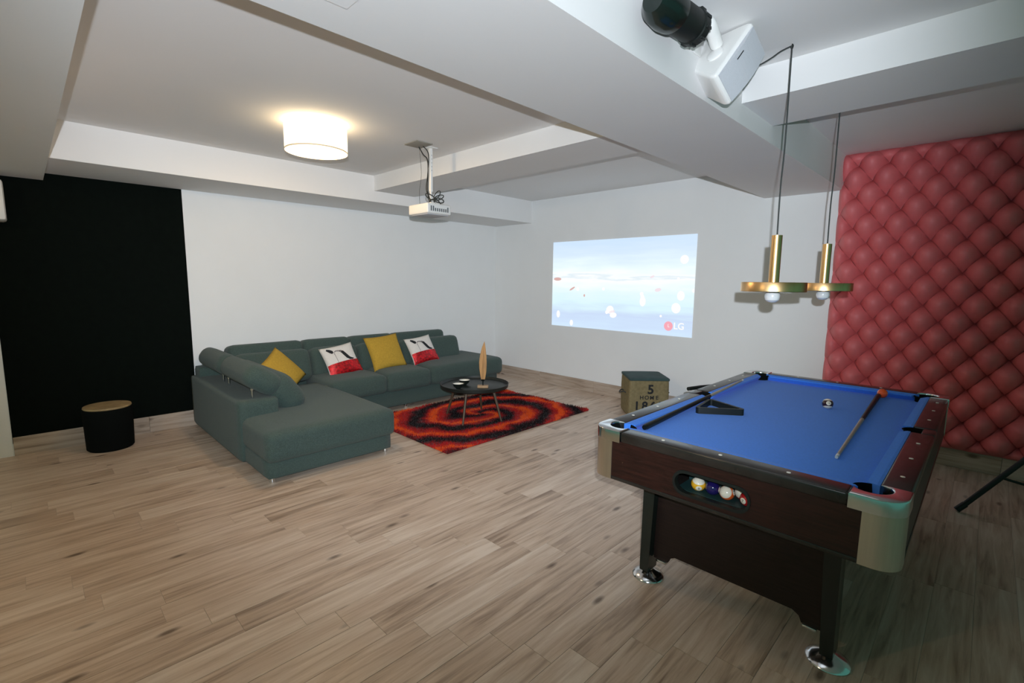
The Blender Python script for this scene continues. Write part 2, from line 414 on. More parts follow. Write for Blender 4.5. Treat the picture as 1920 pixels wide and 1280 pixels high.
RX = Matrix.Rotation(R(90), 4, 'X')
def spot(x, z, rx, rz, m, rot=0, name='petal'):
    pts = [(x+rx*math.cos(a)*math.cos(rot)-rz*math.sin(a)*math.sin(rot), z+rx*math.cos(a)*math.sin(rot)+rz*math.sin(a)*math.cos(rot)) for a in [2*math.pi*k/18 for k in range(18)]]
    return prism(name, pts, -.0052, -.0045, m, scr, axis='y')
spot(2.890, .952, .054, .054, MP, name='logo_disc')
text_obj('logo_letters', 'LG', .105, MW, scr, Matrix.Translation((3.015, -.0046, .955)) @ RX, bold=.002)
text_obj('logo_face', 'L', .05, MW, scr, Matrix.Translation((2.893, -.0056, .955)) @ RX)
for a in ((1.245, 1.475, .065, .022, MB, 0), (1.50, 1.35, .05, .012, MB, .5), (1.70, 1.265, .012, .018, MB, 0), (2.10, 1.10, .055, .05, MW, .4), (2.15, 1.035, .05, .035, MW, .1), (2.13, 1.075, .045, .014, MPP, .3),
          (2.97, 1.16, .055, .06, MW, .2), (1.50, .895, .028, .04, MW, 0), (3.02, 1.30, .045, .055, MW, 0), (2.55, 1.22, .04, .06, MW, 0), (2.66, 1.51, .03, .012, MPP, .4), (2.74, 1.36, .04, .02, MPP, .2), (3.04, 1.70, .05, .05, MW, 0), (1.27, 1.0, .03, .05, MW, 0)):
    spot(*a[:5], rot=a[5])

# ------------------------------------------------------------------ drum ceiling lamp
def drum_lamp(x, y, label, power):
    t = empty('ceiling_lamp', (x, y, 2.526)); tag(t, label, 'lamp')
    lathe('ceiling_plate', [(0, 0), (.075, 0), (.075, -.022), (0, -.022)], M['white'], t)
    tube('stem', [(0, 0, -.02), (0, 0, -.075)], .010, M['white'], t)
    lathe('shade', [(.205, -.032), (.207, -.032), (.207, -.196), (.205, -.196)], M['shade'], t, 64, close=True)
    lathe('diffuser', [(0, -.176), (.2045, -.176), (.2045, -.180), (0, -.180)], M['diff'], t, 64)
    lathe('rim', [(.2050, -.187), (.2085, -.187), (.2085, -.197), (.2050, -.197)], M['seam'], t, 64, close=True)
    for k in range(3):
        a = 2*math.pi*k/3; tube('spoke', [(0, 0, -.07), (.205*math.cos(a), .205*math.sin(a), -.05)], .002, M['white'], t, 6)
    lathe('bulb', [(0, -.15), (.02, -.145), (.03, -.125), (.025, -.10), (.012, -.08), (0, -.075)], M['diff'], t, 20)
    l = bpy.data.lights.new('lamp_light', 'POINT'); lo = bpy.data.objects.new('lamp_light', l); l.energy = power; l.color = (1, .70, .40); l.shadow_soft_size = .05
    lo.location = (0, 0, -.215); link(lo, t)
    lu = bpy.data.lights.new('lamp_uplight', 'POINT'); luo = bpy.data.objects.new('lamp_uplight', lu); lu.energy = power*.06; lu.color = (1, .66, .32); lu.shadow_soft_size = .04
    luo.location = (0, 0, -.055); link(luo, t)
    return t
drum_lamp(2.0, -3.625, 'lit white drum lamp on the ceiling above the sofa', 21)
drum_lamp(3.2, -6.8, 'unseen drum lamp added on the ceiling behind the near beam and the camera', 36)  # out of view, added to throw warm light on the near floor

# ------------------------------------------------------------------ sofa
sofa = empty('corner_sofa', (1.0, -2.6, 0)); tag(sofa, 'large dark green L-shaped corner sofa with chaise along the white wall', 'sofa')
F_ = M['sofa']; O = Vector((1.0, -2.6, 0))
def sp(fn, name, *a, **k):
    o = fn(name, *a, **k); o.data.transform(Matrix.Translation(-O)); return o
sp(soft, 'base', .08, .90, -3.6, -.80, .045, .235, F_, sofa, r=.02, n=6)
sp(soft, 'base', .5, 1.995, -4.06, -3.075, .03, .165, F_, sofa, r=.02, n=6)
sp(soft, 'chaise_cushion', .55, 2.035, -4.07, -3.045, .150, .375, F_, sofa, r=.055, n=14, crown=.02)
sp(soft, 'arm_box', .03, 1.515, -4.092, -3.79, .03, .508, F_, sofa, r=.028, n=8)
for y0, y1 in ((-3.10, -2.475), (-2.475, -1.90)):
    sp(soft, 'seat_cushion', .30, .965, y0, y1, .225, .425, F_, sofa, r=.055, n=10, crown=.025)
sp(soft, 'longue_cushion', .06, .965, -1.90, -.745, .225, .440, F_, sofa, r=.06, n=12, crown=.02)
yb = (-3.80, -3.07, -2.53, -1.96, -1.17)
for i in range(4):
    y0, y1 = yb[i]+.004, yb[i+1]-.004
    ye = y1+.10 if i == 3 else y1
    sp(soft, 'back_cushion', .20, .47, y0-.002, ye+.002, .36, .70, F_, sofa, r=.075, n=10, rot=Matrix.Rotation(R(-16), 3, 'Y').to_quaternion())
    sp(soft, 'headrest', .03, .255, y0-.004, y1+.004, .60, .775, F_, sofa, r=.06, n=12, rot=Matrix.Rotation(R(-10), 3, 'Y').to_quaternion())
sp(soft, 'back_frame', .02, .22, -4.05, -1.18, .045, .60, F_, sofa, r=.03, n=6)
# backrest of the chaise side: leaning cushion plus a roll above the arm box
qx = Matrix.Rotation(R(24), 3, 'X').to_quaternion()
sp(soft, 'side_back_cushion', .40, 1.47, -3.82, -3.58, .32, .68, F_, sofa, r=.105, n=12, rot=Matrix.Rotation(R(37), 3, 'X').to_quaternion())
for x0, x1 in ((.03, .76), (.755, 1.49)):
    sp(soft, 'side_headrest', x0, x1, -3.975, -3.785, .49, .79, F_, sofa, r=.085, n=12, rot=Matrix.Rotation(R(55), 3, 'X').to_quaternion())
for x, y in ((.07, -3.985), (.60, -3.945), (.80, -3.955), (1.42, -3.96)):
    sp(tube, 'chrome_post', [(x, y, .505), (x, y, .575), (x, y, .61)], [.0075, .0075, .0075], M['chrome'], sofa, 10)
    sp(lathe, 'post_collar', [(0, .572), (.014, .572), (.014, .584), (0, .584)], M['chrome'], sofa, 14, (x, y, 0))
for x, y in ((1.955, -4.02), (1.955, -3.115), (.86, -.85), (.86, -2.2), (.12, -4.02)):
    sp(lathe, 'foot', [(0, 0), (.020, 0), (.023, .012), (.018, .045), (0, .045)], M['chrome'], sofa, 16, (x, y, 0))

# ------------------------------------------------------------------ cushions
def pillow(name, w, h, t, m, parent=None, n=18):
    V = []; F = []
    def P(u, v, s):
        x = u*w/2*(1-.07*(1-v*v)); y = v*h/2*(1-.07*(1-u*u))
        z = s*t/2*(max(0, (1-u*u))*max(0, (1-v*v)))**.42
        return (x, y, z)
    for s in (1, -1):
        for i in range(n+1):
            for j in range(n+1): V.append(P(-1+2*i/n, -1+2*j/n, s))
    N = (n+1)**2
    for i in range(n):
        for j in range(n):
            a = i*(n+1)+j; f = (a, a+n+1, a+n+2, a+1); F.append(f); F.append(tuple(N+k for k in f[::-1]))
    bm = bmesh.new(); me = bpy.data.meshes.new('t'); me.from_pydata(V, [], F); bm.from_mesh(me); bpy.data.meshes.remove(me)
    bmesh.ops.remove_doubles(bm, verts=bm.verts, dist=1e-5)
    return bm_obj(name, bm, m, parent, True), P
def place(o, c, nrm, up, roll=0):
    n = Vector(nrm).normalized(); y = (Vector(up)-n*Vector(up).dot(n)).normalized(); x = y.cross(n)
    q = Matrix((x, y, n)).transposed().to_4x4() @ Matrix.Rotation(R(roll), 4, 'Z')
    o.matrix_world = Matrix.Translation(Vector(c)) @ q
def patch(name, P, u0, u1, v0, v1, m, parent, n=16, lift=.0015):
    V = []; F = []
    for i in range(n+1):
        for j in range(n+1):
            x, y, z = P(u0+(u1-u0)*i/n, v0+(v1-v0)*j/n, 1); V.append((x*1.003, y*1.003, z+lift))
    for i in range(n):
        for j in range(n): a = i*(n+1)+j; F.append((a, a+n+1, a+n+2, a+1))
    return mesh_obj(name, V, F, m, parent, True)
def ribbon(name, P, pts, wid, m, parent, lift=.0022):
    V = []; F = []; pts = [Vector(p) for p in pts]; n = len(pts)
    for i, p in enumerate(pts):
        t = (pts[min(i+1, n-1)]-pts[max(i-1, 0)]).normalized(); nn = Vector((-t.y, t.x)); w = wid[i]
        for k in (-1, -.33, .33, 1):
            q = p+nn*w*k; x, y, z = P(q.x, q.y, 1); V.append((x, y, z+lift))
    for i in range(n-1):
        for k in range(3): a = i*4+k; F.append((a, a+1, a+5, a+4))
    return mesh_obj(name, V, F, m, parent, True)
def shoe_cushion(c, label, nrm, roll):
    t = empty('throw_cushion'); body, P = pillow('cover', .385, .355, .13, M['linen'], t)
    patch('sequin_band', P, -.985, .985, -.985, -.22, M['sequin'], t)
    ribbon('shoe_print', P, [(-.72, .78), (-.62, .70), (-.52, .58), (-.48, .46)], [.06, .10, .12, .06], M['ink'], t)
    ribbon('heel_print', P, [(-.40, .45), (-.40, .25), (-.39, .0), (-.38, -.2)], [.022, .015, .013, .012], M['ink2'], t)
    ribbon('strap_print', P, [(-.40, .50), (-.25, .58), (-.1, .55), (.05, .48)], [.02, .04, .05, .06], M['ink2'], t)
    ribbon('toe_print', P, [(-.02, .54), (.10, .42), (.20, .20), (.30, .0), (.42, -.12), (.58, -.16), (.66, -.16)], [.06, .10, .11, .11, .09, .05, .02], M['ink'], t)
    place(t, c, nrm, (0, 0, 1), roll); tag(t, label, 'cushion', 'throw cushions on the sofa'); return t
shoe_cushion((.545, -2.80, .575), 'white and red sequin cushion with a shoe print, beside the corner of the sofa', (.86, 0, .50), 8)
shoe_cushion((.545, -1.755, .59), 'white and red sequin cushion with a shoe print, nearest the open end of the sofa', (.86, 0, .50), 6)
y1, _ = pillow('throw_cushion', .44, .42, .15, M['mustard']); place(y1, (.55, -2.26, .61), (.88, 0, .46), (0, 0, 1), 4)
tag(y1, 'plain mustard yellow cushion standing between two white and red cushions', 'cushion', 'throw cushions on the sofa')
y2, _ = pillow('throw_cushion', .42, .40, .14, M['mustard']); place(y2, (.66, -3.46, .545), (.72, .38, .58), (.0, -.55, 1), 0)
tag(y2, 'mustard yellow cushion half hidden behind the sofa backrest at the left', 'cushion', 'throw cushions on the sofa')

# ------------------------------------------------------------------ rug
def rug_mat():
    m = bpy.data.materials.new('swirl_rug'); m.use_nodes = True; nt = m.node_tree; L = nt.links; b = nt.nodes['Principled BSDF']
    tc = nt.nodes.new('ShaderNodeTexCoord')
    nz = nt.nodes.new('ShaderNodeTexNoise'); nz.inputs['Scale'].default_value = 3.0; nz.inputs['Detail'].default_value = 3; L.new(tc.outputs['Object'], nz.inputs[0])
    nf = nt.nodes.new('ShaderNodeTexNoise'); nf.inputs['Scale'].default_value = 45; nf.inputs['Detail'].default_value = 2; L.new(tc.outputs['Object'], nf.inputs[0])
    sp_ = nt.nodes.new('ShaderNodeSeparateXYZ'); L.new(tc.outputs['Object'], sp_.inputs[0])
    x = math_node(nt, 'MULTIPLY', sp_.outputs[0], 1.30); y = math_node(nt, 'MULTIPLY', sp_.outputs[1], .95)
    r_ = math_node(nt, 'SQRT', math_node(nt, 'ADD', math_node(nt, 'MULTIPLY', x, x), math_node(nt, 'MULTIPLY', y, y)))
    th = math_node(nt, 'ARCTAN2', y, x)
    lr = math_node(nt, 'LOGARITHM', math_node(nt, 'ADD', r_, .10), 2.71828)
    ph = math_node(nt, 'ADD', math_node(nt, 'MULTIPLY', th, 2/(2*math.pi)), math_node(nt, 'MULTIPLY', r_, 2.35))
    ph = math_node(nt, 'ADD', ph, math_node(nt, 'MULTIPLY', math_node(nt, 'SUBTRACT', nz.outputs[0], .5), .95))
    ph = math_node(nt, 'ADD', ph, math_node(nt, 'MULTIPLY', math_node(nt, 'SUBTRACT', nf.outputs[0], .5), .30))
    ph = math_node(nt, 'ADD', ph, 10.12)
    f = math_node(nt, 'FRACT', ph)
    bk, dr, rd, og = (.006, .0015, .002), (.10, .004, .006), (.40, .012, .010), (.70, .085, .008)
    r = ramp(nt, [(0, bk), (.20, bk), (.29, dr), (.42, rd), (.53, rd), (.60, og), (.71, og), (.79, rd), (.91, dr), (1, bk)]); L.new(f, r.inputs[0])
    L.new(r.outputs[0], b.inputs['Base Color']); b.inputs['Roughness'].default_value = .9; b.inputs['Specular IOR Level'].default_value = .15; b.inputs['Sheen Weight'].default_value = .1
    return m
RC = Vector((1.68, -1.78, 0)); RHX, RHY = .70, 1.005
rug = empty('shaggy_rug', RC); tag(rug, 'red, orange and black swirl patterned shaggy rug under the coffee table', 'rug')
rm = rug_mat()
soft_b = box('rug_base', -RHX+.01, RHX-.01, -RHY+.01, RHY-.01, .001, .012, rm, rug)
rng = np.random.default_rng(3); NP = 52000
bx = rng.uniform(-RHX, RHX, NP); by = rng.uniform(-RHY, RHY, NP)
hh = rng.uniform(.017, .034, NP)*(1+.25*np.sin(bx*9+by*5)*np.sin(by*11)); an = rng.uniform(0, 2*np.pi, NP); ln = rng.uniform(.003, .016, NP); la = rng.uniform(0, 2*np.pi, NP)
wd = rng.uniform(.0035, .0065, NP)
V = np.zeros((NP, 3, 3)); V[:, 0] = np.stack([bx-np.cos(an)*wd, by-np.sin(an)*wd, np.full(NP, .008)], 1); V[:, 1] = np.stack([bx+np.cos(an)*wd, by+np.sin(an)*wd, np.full(NP, .008)], 1)
V[:, 2] = np.stack([bx+np.cos(la)*ln, by+np.sin(la)*ln, hh], 1)
me = bpy.data.meshes.new('pile'); me.vertices.add(NP*3); me.vertices.foreach_set('co', V.reshape(-1)); me.loops.add(NP*3); me.loops.foreach_set('vertex_index', np.arange(NP*3, dtype=np.int32))
me.polygons.add(NP); me.polygons.foreach_set('loop_start', np.arange(0, NP*3, 3, dtype=np.int32)); me.update(calc_edges=True); me.materials.append(rm)
tag(link(bpy.data.objects.new('pile', me), rug), kind='stuff')

# ------------------------------------------------------------------ coffee table and what stands on it
TC = Vector((1.74, -1.93, 0)); TZ = .365
ct = empty('coffee_table', TC); tag(ct, 'round black tray-top coffee table with splayed legs on the rug', 'table')
lathe('table_top', [(0, TZ-.020), (.335, TZ-.020), (.350, TZ-.012), (.352, TZ-.004), (.345, TZ), (0, TZ)], M['tabletop'], ct, 72)
lathe('rim', [(.340, TZ-.002), (.352, TZ-.004), (.356, TZ+.022), (.350, TZ+.024), (.344, TZ+.004)], M['tabletop'], ct, 72, close=True)
for k, a in enumerate((-62, 18, 125, 205)):
    c, s = math.cos(R(a)), math.sin(R(a))
    tube('leg', [(.22*c, .22*s, TZ-.018), (.32*c, .32*s, .022)], [.0155, .010], M['walnut'], ct, 12)
def bowl(x, y, label):
    o = empty('bowl', (x, y, TZ)); tag(o, label, 'bowl', 'bowls on the coffee table')
    lathe('bowl_outside', [(0, 0), (.022, 0), (.024, .006), (.045, .025), (.058, .052), (.060, .055), (.057, .055), (.054, .050)], M['tabletop'], o, 36)
    lathe('bowl_inside', [(.0575, .0553), (.055, .050), (.042, .026), (.022, .010), (0, .008)], M['ceramic'], o, 36); return o
bowl(1.762, -2.165, 'small bowl with white inside and dark outside, nearer on coffee table')
bowl(1.668, -2.005, 'small bowl with white inside and dark outside, behind the other bowl')
lf = empty('leaf_sculpture', (1.888, -1.945, TZ)); tag(lf, 'tall carved wooden leaf ornament on a pale block on the coffee table', 'ornament')
box('block', -.055, .055, -.034, .034, 0, .022, M['basewood'], lf, .003).rotation_euler = (0, 0, R(45))
tube('stem', [(0, 0, .02), (0, 0, .075)], .006, M['blackmetal'], lf, 10)
lathe('socket', [(0, .065), (.016, .068), (.020, .085), (0, .088)], M['blackmetal'], lf, 16)
ol = [(-.018, .08), (-.028, .14), (-.036, .20), (-.038, .26), (-.030, .33), (-.012, .41), (.014, .475), (.019, .45), (.026, .40), (.034, .33), (.037, .25), (.034, .17), (.026, .11), (.018, .08)]
leaf = prism('leaf', ol, -.007, .007, M['leafwood'], lf, axis='y'); leaf.rotation_euler = (0, 0, R(44))
rib = tube('leaf_rib', [(0, -.0075, .09), (.002, -.0085, .22), (.004, -.0085, .34), (.012, -.007, .45)], [.003, .0026, .002, .001], M['leafwood'], leaf, 6)

# ------------------------------------------------------------------ stool
st = empty('drum_stool', (.255, -4.74, 0)); tag(st, 'black drum stool with round wooden top by the black wall', 'stool')
lathe('drum', [(0, 0), (.150, 0), (.160, .012), (.164, .18), (.168, .345), (.164, .352), (0, .352)], M['dark'], st, 48)
lathe('top', [(0, .352), (.160, .352), (.163, .358), (.160, .368), (0, .370)], M['stoolwood'], st, 48)

# ------------------------------------------------------------------ white unit on the wall at the far left
ac = empty('wall_unit', (0, -5.55, 1.85)); tag(ac, 'white box-shaped wall unit high on the wall at the left edge', 'wall unit')
box('casing', .003, .25, -.34, .345, 0, .297, M['white'], ac, .02)
box('outlet_flap', .19, .254, -.31, .31, .012, .05, M['vent'], ac, .004)

# ------------------------------------------------------------------ burlap pouf
pf = empty('storage_pouf', (2.861, -.434, 0), R(44)); tag(pf, 'burlap cube pouf with dark green lid standing by the white wall', 'pouf')
h2 = .208
def puff(p):
    k = 1+.02*(1-(p.z/.21)**2); return Vector((p.x*k, p.y*k, p.z))
soft('body', -h2, h2, -h2, h2, .0, .422, M['burlap'], pf, r=.028, n=12, shape=puff)
soft('lid', -h2-.004, h2+.004, -h2-.004, h2+.004, .410, .440, M['canvas'], pf, r=.010, n=8, crown=.010)
for s in (-1, 1):
    pts = bez([(s*(h2+.002), -.055, .25), (s*(h2+.030), -.05, .262), (s*(h2+.058), -.02, .248), (s*(h2+.058), .02, .248), (s*(h2+.030), .05, .262), (s*(h2+.002), .055, .25)], 4)
    tube('rope_handle', pts, .0065, M['wire'], pf, 8)
FM = lambda x, z: Matrix.Translation((x, -h2*1.02-.003, z)) @ RX
text_obj('lettering', '5', .135, M['ink'], pf, FM(.012, .318), bold=.004)
for i, c in enumerate('HOME'): text_obj('lettering', c, .058, M['ink'], pf, FM(-.080+i*.054, .232), bold=.001)
for i, c in enumerate('1865'): text_obj('lettering', c, .125, M['ink'], pf, FM(-.128+i*.085, .140), bold=.004)

# ------------------------------------------------------------------ projector on its ceiling pole
pj = empty('ceiling_projector', (2.07, -2.70, 2.526)); tag(pj, 'white projector hanging from the ceiling on a white pole', 'projector')
pz = 1.985-2.526
box('body', -.16, .115, -.115, .125, pz, pz+.082, M['white'], pj, .012, 3)
for i in range(9):
    box('port', .1145, .1165, -.085+i*.021, -.074+i*.021, pz+.020, pz+(.06 if i in (0, 1, 8) else .045), M['vent'], pj)
lathe('lens', [(0, 0), (.030, 0), (.033, .012), (.026, .016), (.0, .010)], M['gloss'], pj, 24, (-.08, .124, pz+.042), Matrix.Rotation(R(-90), 3, 'X'))
box('underside_plate', -.14, .095, -.10, .11, pz-.006, pz+.002, M['grille'], pj, .003)
box('pole', -.017, .017, -.012, .012, pz+.19, 0, M['white'], pj, .004)
box('inner_pole', -.011, .011, -.008, .008, pz+.095, pz+.20, M['white'], pj, .003)
box('pole_plate', -.05, .05, -.04, .04, -.006, 0, M['white'], pj, .002)
box('bracket', -.07, .07, -.05, .05, pz+.082, pz+.096, M['white'], pj, .004)
for k in range(5):
    z0 = -.06-k*.03; lathe('pole_hole', [(0, 0), (.003, 0), (.003, .001), (0, .001)], M['vent'], pj, 8, (.0172, 0, z0), Matrix.Rotation(R(90), 3, 'Y'))
tube('cable', bez([(-.02, -.10, -.005), (-.015, -.06, -.06), (.0, -.03, -.10), (-.004, -.022, -.22), (-.012, -.022, -.33), (.0, -.02, -.41), (.03, -.02, -.45)]), .0042, M['rubber'], pj, 8)
tube('cable', bez([(.02, -.09, -.003), (.03, -.05, -.04), (.012, -.026, -.09), (.0, -.03, -.22), (-.02, -.03, -.33), (.02, -.03, -.40), (.05, -.02, -.46)]), .0036, M['rubber'], pj, 8)
tube('cable', bez([(-.03, -.09, -.002), (-.045, -.06, -.20), (-.09, -.05, -.34), (-.10, -.04, -.455)]), .0013, M['wire'], pj, 6)
def loop(cx, cy, cz, a, b, tilt):
    pts = []
    for k in range(22):
        w = 2*math.pi*k/22; p = Vector((a*math.cos(w)+a, 0, b*math.sin(w))); q = Matrix.Rotation(R(tilt), 3, 'Y') @ p
        pts.append((cx+q.x*.72, cy+q.x*.72, cz+q.z))
    return pts
for k, tl in enumerate((-150, -55, -20, 15, 50, 130)):
    tube('cable_bundle', loop(.062, -.01, -.418, .040, .017, tl), .0040, M['rubber'], pj, 6, True)
hp = box('ceiling_cover_plate', 2.01, 2.19, -2.91, -2.76, 2.519, 2.5265, mat('cover_plate', (.30, .28, .24), .7), None, .002)
tag(hp, 'small square cover plate on ceiling where the projector cables come out', 'cover plate')

# ------------------------------------------------------------------ pool table
PC = Vector((4.778, -2.262, 0)); HX, HY = .580, 1.060; ZR = .776; ZC = .735
pt = empty('pool_table', PC); tag(pt, 'pool table with blue cloth, dark mahogany cabinet and chrome corners', 'pool table')
CA, CR = .150, .075                     # corner cap length, outer radius
NX, NY = .455, .935                     # cushion nose
PR = .058; PX, PY = NX+.022, NY+.022    # corner pocket
# cloth bed with rounded notches at the pockets
out = []
IX, IY = HX-.09, HY-.09
def corner(sx, sy):
    a = {(1, 1): (180, 270), (-1, 1): (270, 360), (-1, -1): (0, 90), (1, -1): (90, 180)}[(sx, sy)]
    c = arc(sx*PX, sy*PY, PR, a[0]-25, a[1]+25, 10); return c
seq = []
seq += corner(1, -1)[::-1]
seq += arc(IX+.015, 0, .052, 240, 120, 8)
seq += corner(1, 1)[::-1]; seq += corner(-1, 1)[::-1]
seq += arc(-IX-.015, 0, .052, 60, -60, 8)
seq += corner(-1, -1)[::-1]
prism('cloth_bed', seq, ZC-.02, ZC, M['cloth'], pt)
box('slate', -IX+.02, IX-.02, -IY+.02, IY-.02, ZC-.05, ZC-.021, M['dark'], pt)
# rails and cushions
def rail(x0, x1, y0, y1): return box('rail', x0, x1, y0, y1, .728, ZR, M['rail'], pt, .010, 3)
for s in (-1, 1):
    rail(-HX+CA, HX-CA, *sorted((s*HY, s*(HY-.088))))
    for t in (-1, 1):
        rail(*sorted((s*HX, s*(HX-.088))), *sorted((t*.058, t*(HY-CA))))
for s in (-1, 1): box('rail_bridge', *sorted((s*HX, s*(HX-.050))), -.0575, .0575, .728, ZR-.001, M['rail'], pt, .008, 3)
def cushion(p0, p1, inward, cut0, cut1):
    p0, p1, n = Vector(p0), Vector(p1), Vector(inward); d = (p1-p0).normalized(); w = .040
    prof = [(0, ZC), (0, ZR-.002), (.010, ZR-.001), (w, ZR-.008), (w, ZR-.016), (w-.022, ZC)]
    V = []; F = []
    for e, p, sgn, cut in ((0, p0, 1, cut0), (1, p1, -1, cut1)):
        for o_, z_ in prof:
            q = p+n*o_+d*sgn*cut*o_; V.append((q.x, q.y, z_))
    k = len(prof)
    for i in range(k): F.append((i, (i+1) % k, k+(i+1) % k, k+i))
    F.append(tuple(range(k))[::-1]); F.append(tuple(k+i for i in range(k)))
    bm = bmesh.new(); me = bpy.data.meshes.new('t'); me.from_pydata(V, [], F); bm.from_mesh(me); bpy.data.meshes.remove(me)
    return bm_obj('cushion', bm, M['cloth'], pt)
g = .086; cE = .085
for s in (-1, 1):
    cushion((-HX+g+cE*.62, s*(HY-g)), (HX-g-cE*.62, s*(HY-g)), (0, -s), .85, .85)
    for t in (-1, 1):
        cushion((s*(HX-g), t*.050), (s*(HX-g), t*(HY-g-cE*.62)), (-s, 0), .30, .85)
# aprons (near one has the ball window)
WX, WZ, WL, WR_ = -.018, .634, .148, .047
win = [(WX+WL-WR_+WR_*math.cos(R(a)), WZ+WR_*math.sin(R(a))) for a in range(-90, 91, 15)]+[(WX-WL+WR_+WR_*math.cos(R(a)), WZ+WR_*math.sin(R(a))) for a in range(90, 271, 15)]
zA, zB = .562, .730
prism('apron', [(-HX+.07, zA), (HX-.07, zA), (HX-.07, zB), (-HX+.07, zB)], -HY+.004, -HY+.026, M['mahog'], pt, axis='y', holes=[win])
box('apron', -HX+.07, HX-.07, HY-.026, HY-.004, zA, zB, M['mahog'], pt)
for s in (-1, 1): box('apron', *sorted((s*(HX-.004), s*(HX-.026))), -HY+.07, HY-.07, zA, zB, M['mahog'], pt)
win2 = [(WX+(p[0]-WX)*1.04, WZ+(p[1]-WZ)*1.14) for p in win]
prism('window_frame', win2, -HY-.001, -HY+.028, M['rubber'], pt, axis='y', holes=[[(WX+(p[0]-WX)*.975, WZ+(p[1]-WZ)*.88) for p in win]])
tr = empty('ball_tray'); tr.parent = pt
M['trayg'] = mat('tray_green', (.016, .045, .045), .4)
box('tray_back', WX-WL, WX+WL, -HY+.150, -HY+.155, .575, .70, M['trayg'], tr)
box('tray_floor', WX-WL, WX+WL, -HY+.026, -HY+.150, .580, .594, M['trayg'], tr)
box('bottom_board', -HX+.03, HX-.03, -HY+.03, HY-.03, .556, .566, M['rail'], pt)
for s in (-1, 1):
    box('bottom_trim', -HX+.07, HX-.07, *sorted((s*(HY-.001), s*(HY-.03))), zA-.016, zA, M['rail'], pt, .002)
    box('bottom_trim', *sorted((s*(HX-.001), s*(HX-.03))), -HY+.07, HY-.07, zA-.016, zA, M['rail'], pt, .002)
for sx in (-1, 1):
    for sy in (-1, 1):
        def mir(pts): 
            q = [(sx*x, sy*y) for x, y in pts]; return q if sx*sy > 0 else q[::-1]
        # brushed corner casting under the cap
        ro = .072
        oc = [(HX-.11, HY)]+arc(HX-ro, HY-ro, ro, 90, 0, 10)+[(HX, HY-.11), (HX-.024, HY-.11)]+arc(HX-ro, HY-ro, ro-.024, 0, 90, 10)+[(HX-.11, HY-.024)]
        prism('corner_casting', mir(oc), zA-.016, .729, M['alu'], pt)
        ic = [(HX-CA, HY+.003)]+arc(HX-CR, HY-CR, CR+.003, 90, 0, 10)+[(HX+.003, HY-CA), (HX-.086, HY-CA)]
        a0 = math.degrees(math.atan2((HY-CA)-PY, (HX-.086)-PX)); a1 = math.degrees(math.atan2((HY-.086)-PY, (HX-CA)-PX))
        rr0 = math.hypot((HY-CA)-PY, (HX-.086)-PX)
        inner = arc(PX, PY, PR, -38, 128, 12)
        cap = prism('corner_cap', mir(ic+inner+[(HX-CA, HY-.086)]), .727, ZR+.004, M['chrome'], pt, .006)
        cup = lathe('pocket', [(PR+.006, ZR-.012), (PR-.001, ZR-.006), (PR-.004, ZR-.03), (PR-.010, .65), (.02, .625), (0, .625)], M['dark'], pt, 28, (sx*PX, sy*PY, 0))
    lathe('pocket', [(.056, ZR-.006), (.050, ZR-.004), (.048, ZR-.05), (.044, .65), (.02, .635), (0, .635)], M['dark'], pt, 24, (sx*(IX+.022), 0, 0))
DM = mat('pearl_inlay', (.8, .78, .7), .25)
for s in (-1, 1):
    for k in (-1, 0, 1): lathe('sight', [(0, ZR), (.0075, ZR), (.0072, ZR+.0012), (0, ZR+.0016)], DM, pt, 14, (k*.2425, s*(HY-.042), 0))
    for t in (-1, 1):
        for k in (1, 2, 3): lathe('sight', [(0, ZR), (.0075, ZR), (.0072, ZR+.0012), (0, ZR+.0016)], DM, pt, 14, (s*(HX-.042), t*k*.255, 0))
# end panels, legs and chrome feet
for s in (-1, 1):
    yp = s*(HY-.245)
    pl = [(-.375, .552), (.375, .552), (.355, .110), (.285, .110), (.275, .135), (.25, .150), (-.25, .150), (-.275, .135), (-.285, .110), (-.355, .110)]
    prism('end_panel', pl, yp-.011, yp+.011, M['mahog2'], pt, axis='y')
    for sx in (-1, 1):
        lx = sx*.372; pr = [(lx-.030, .552), (lx+.030, .552), (lx+sx*.012+.022, .045), (lx+sx*.012-.022, .045)]
        yl = yp+s*.0
        prism('leg', pr, yl-.055, yl+.035, M['gloss'], pt, .004, 'y')
        lathe('leg_foot', [(0, 0), (.074, 0), (.077, .006), (.074, .012), (.055, .024), (.022, .040), (.020, .052), (0, .052)], M['chrome'], pt, 40, (sx*.372+sx*.012, yl-.008, 0))
    box('foot_plate', -.34, -.29, yp-.02, yp+.02, .100, .111, M['chrome'], pt, .002)
    box('foot_plate', .29, .34, yp-.02, yp+.02, .100, .111, M['chrome'], pt, .002)
box('stretcher_shelf', -.12, .12, -HY+.26, HY-.26, .20, .25, M['mahog2'], pt)
tube('side_bracket', [(-HX-.074, .118, .757), (-HX-.070, .135, .757), (-HX-.045, .24, .755), (-HX+.004, .40, .750)], .0125, M['rubber'], pt, 12)

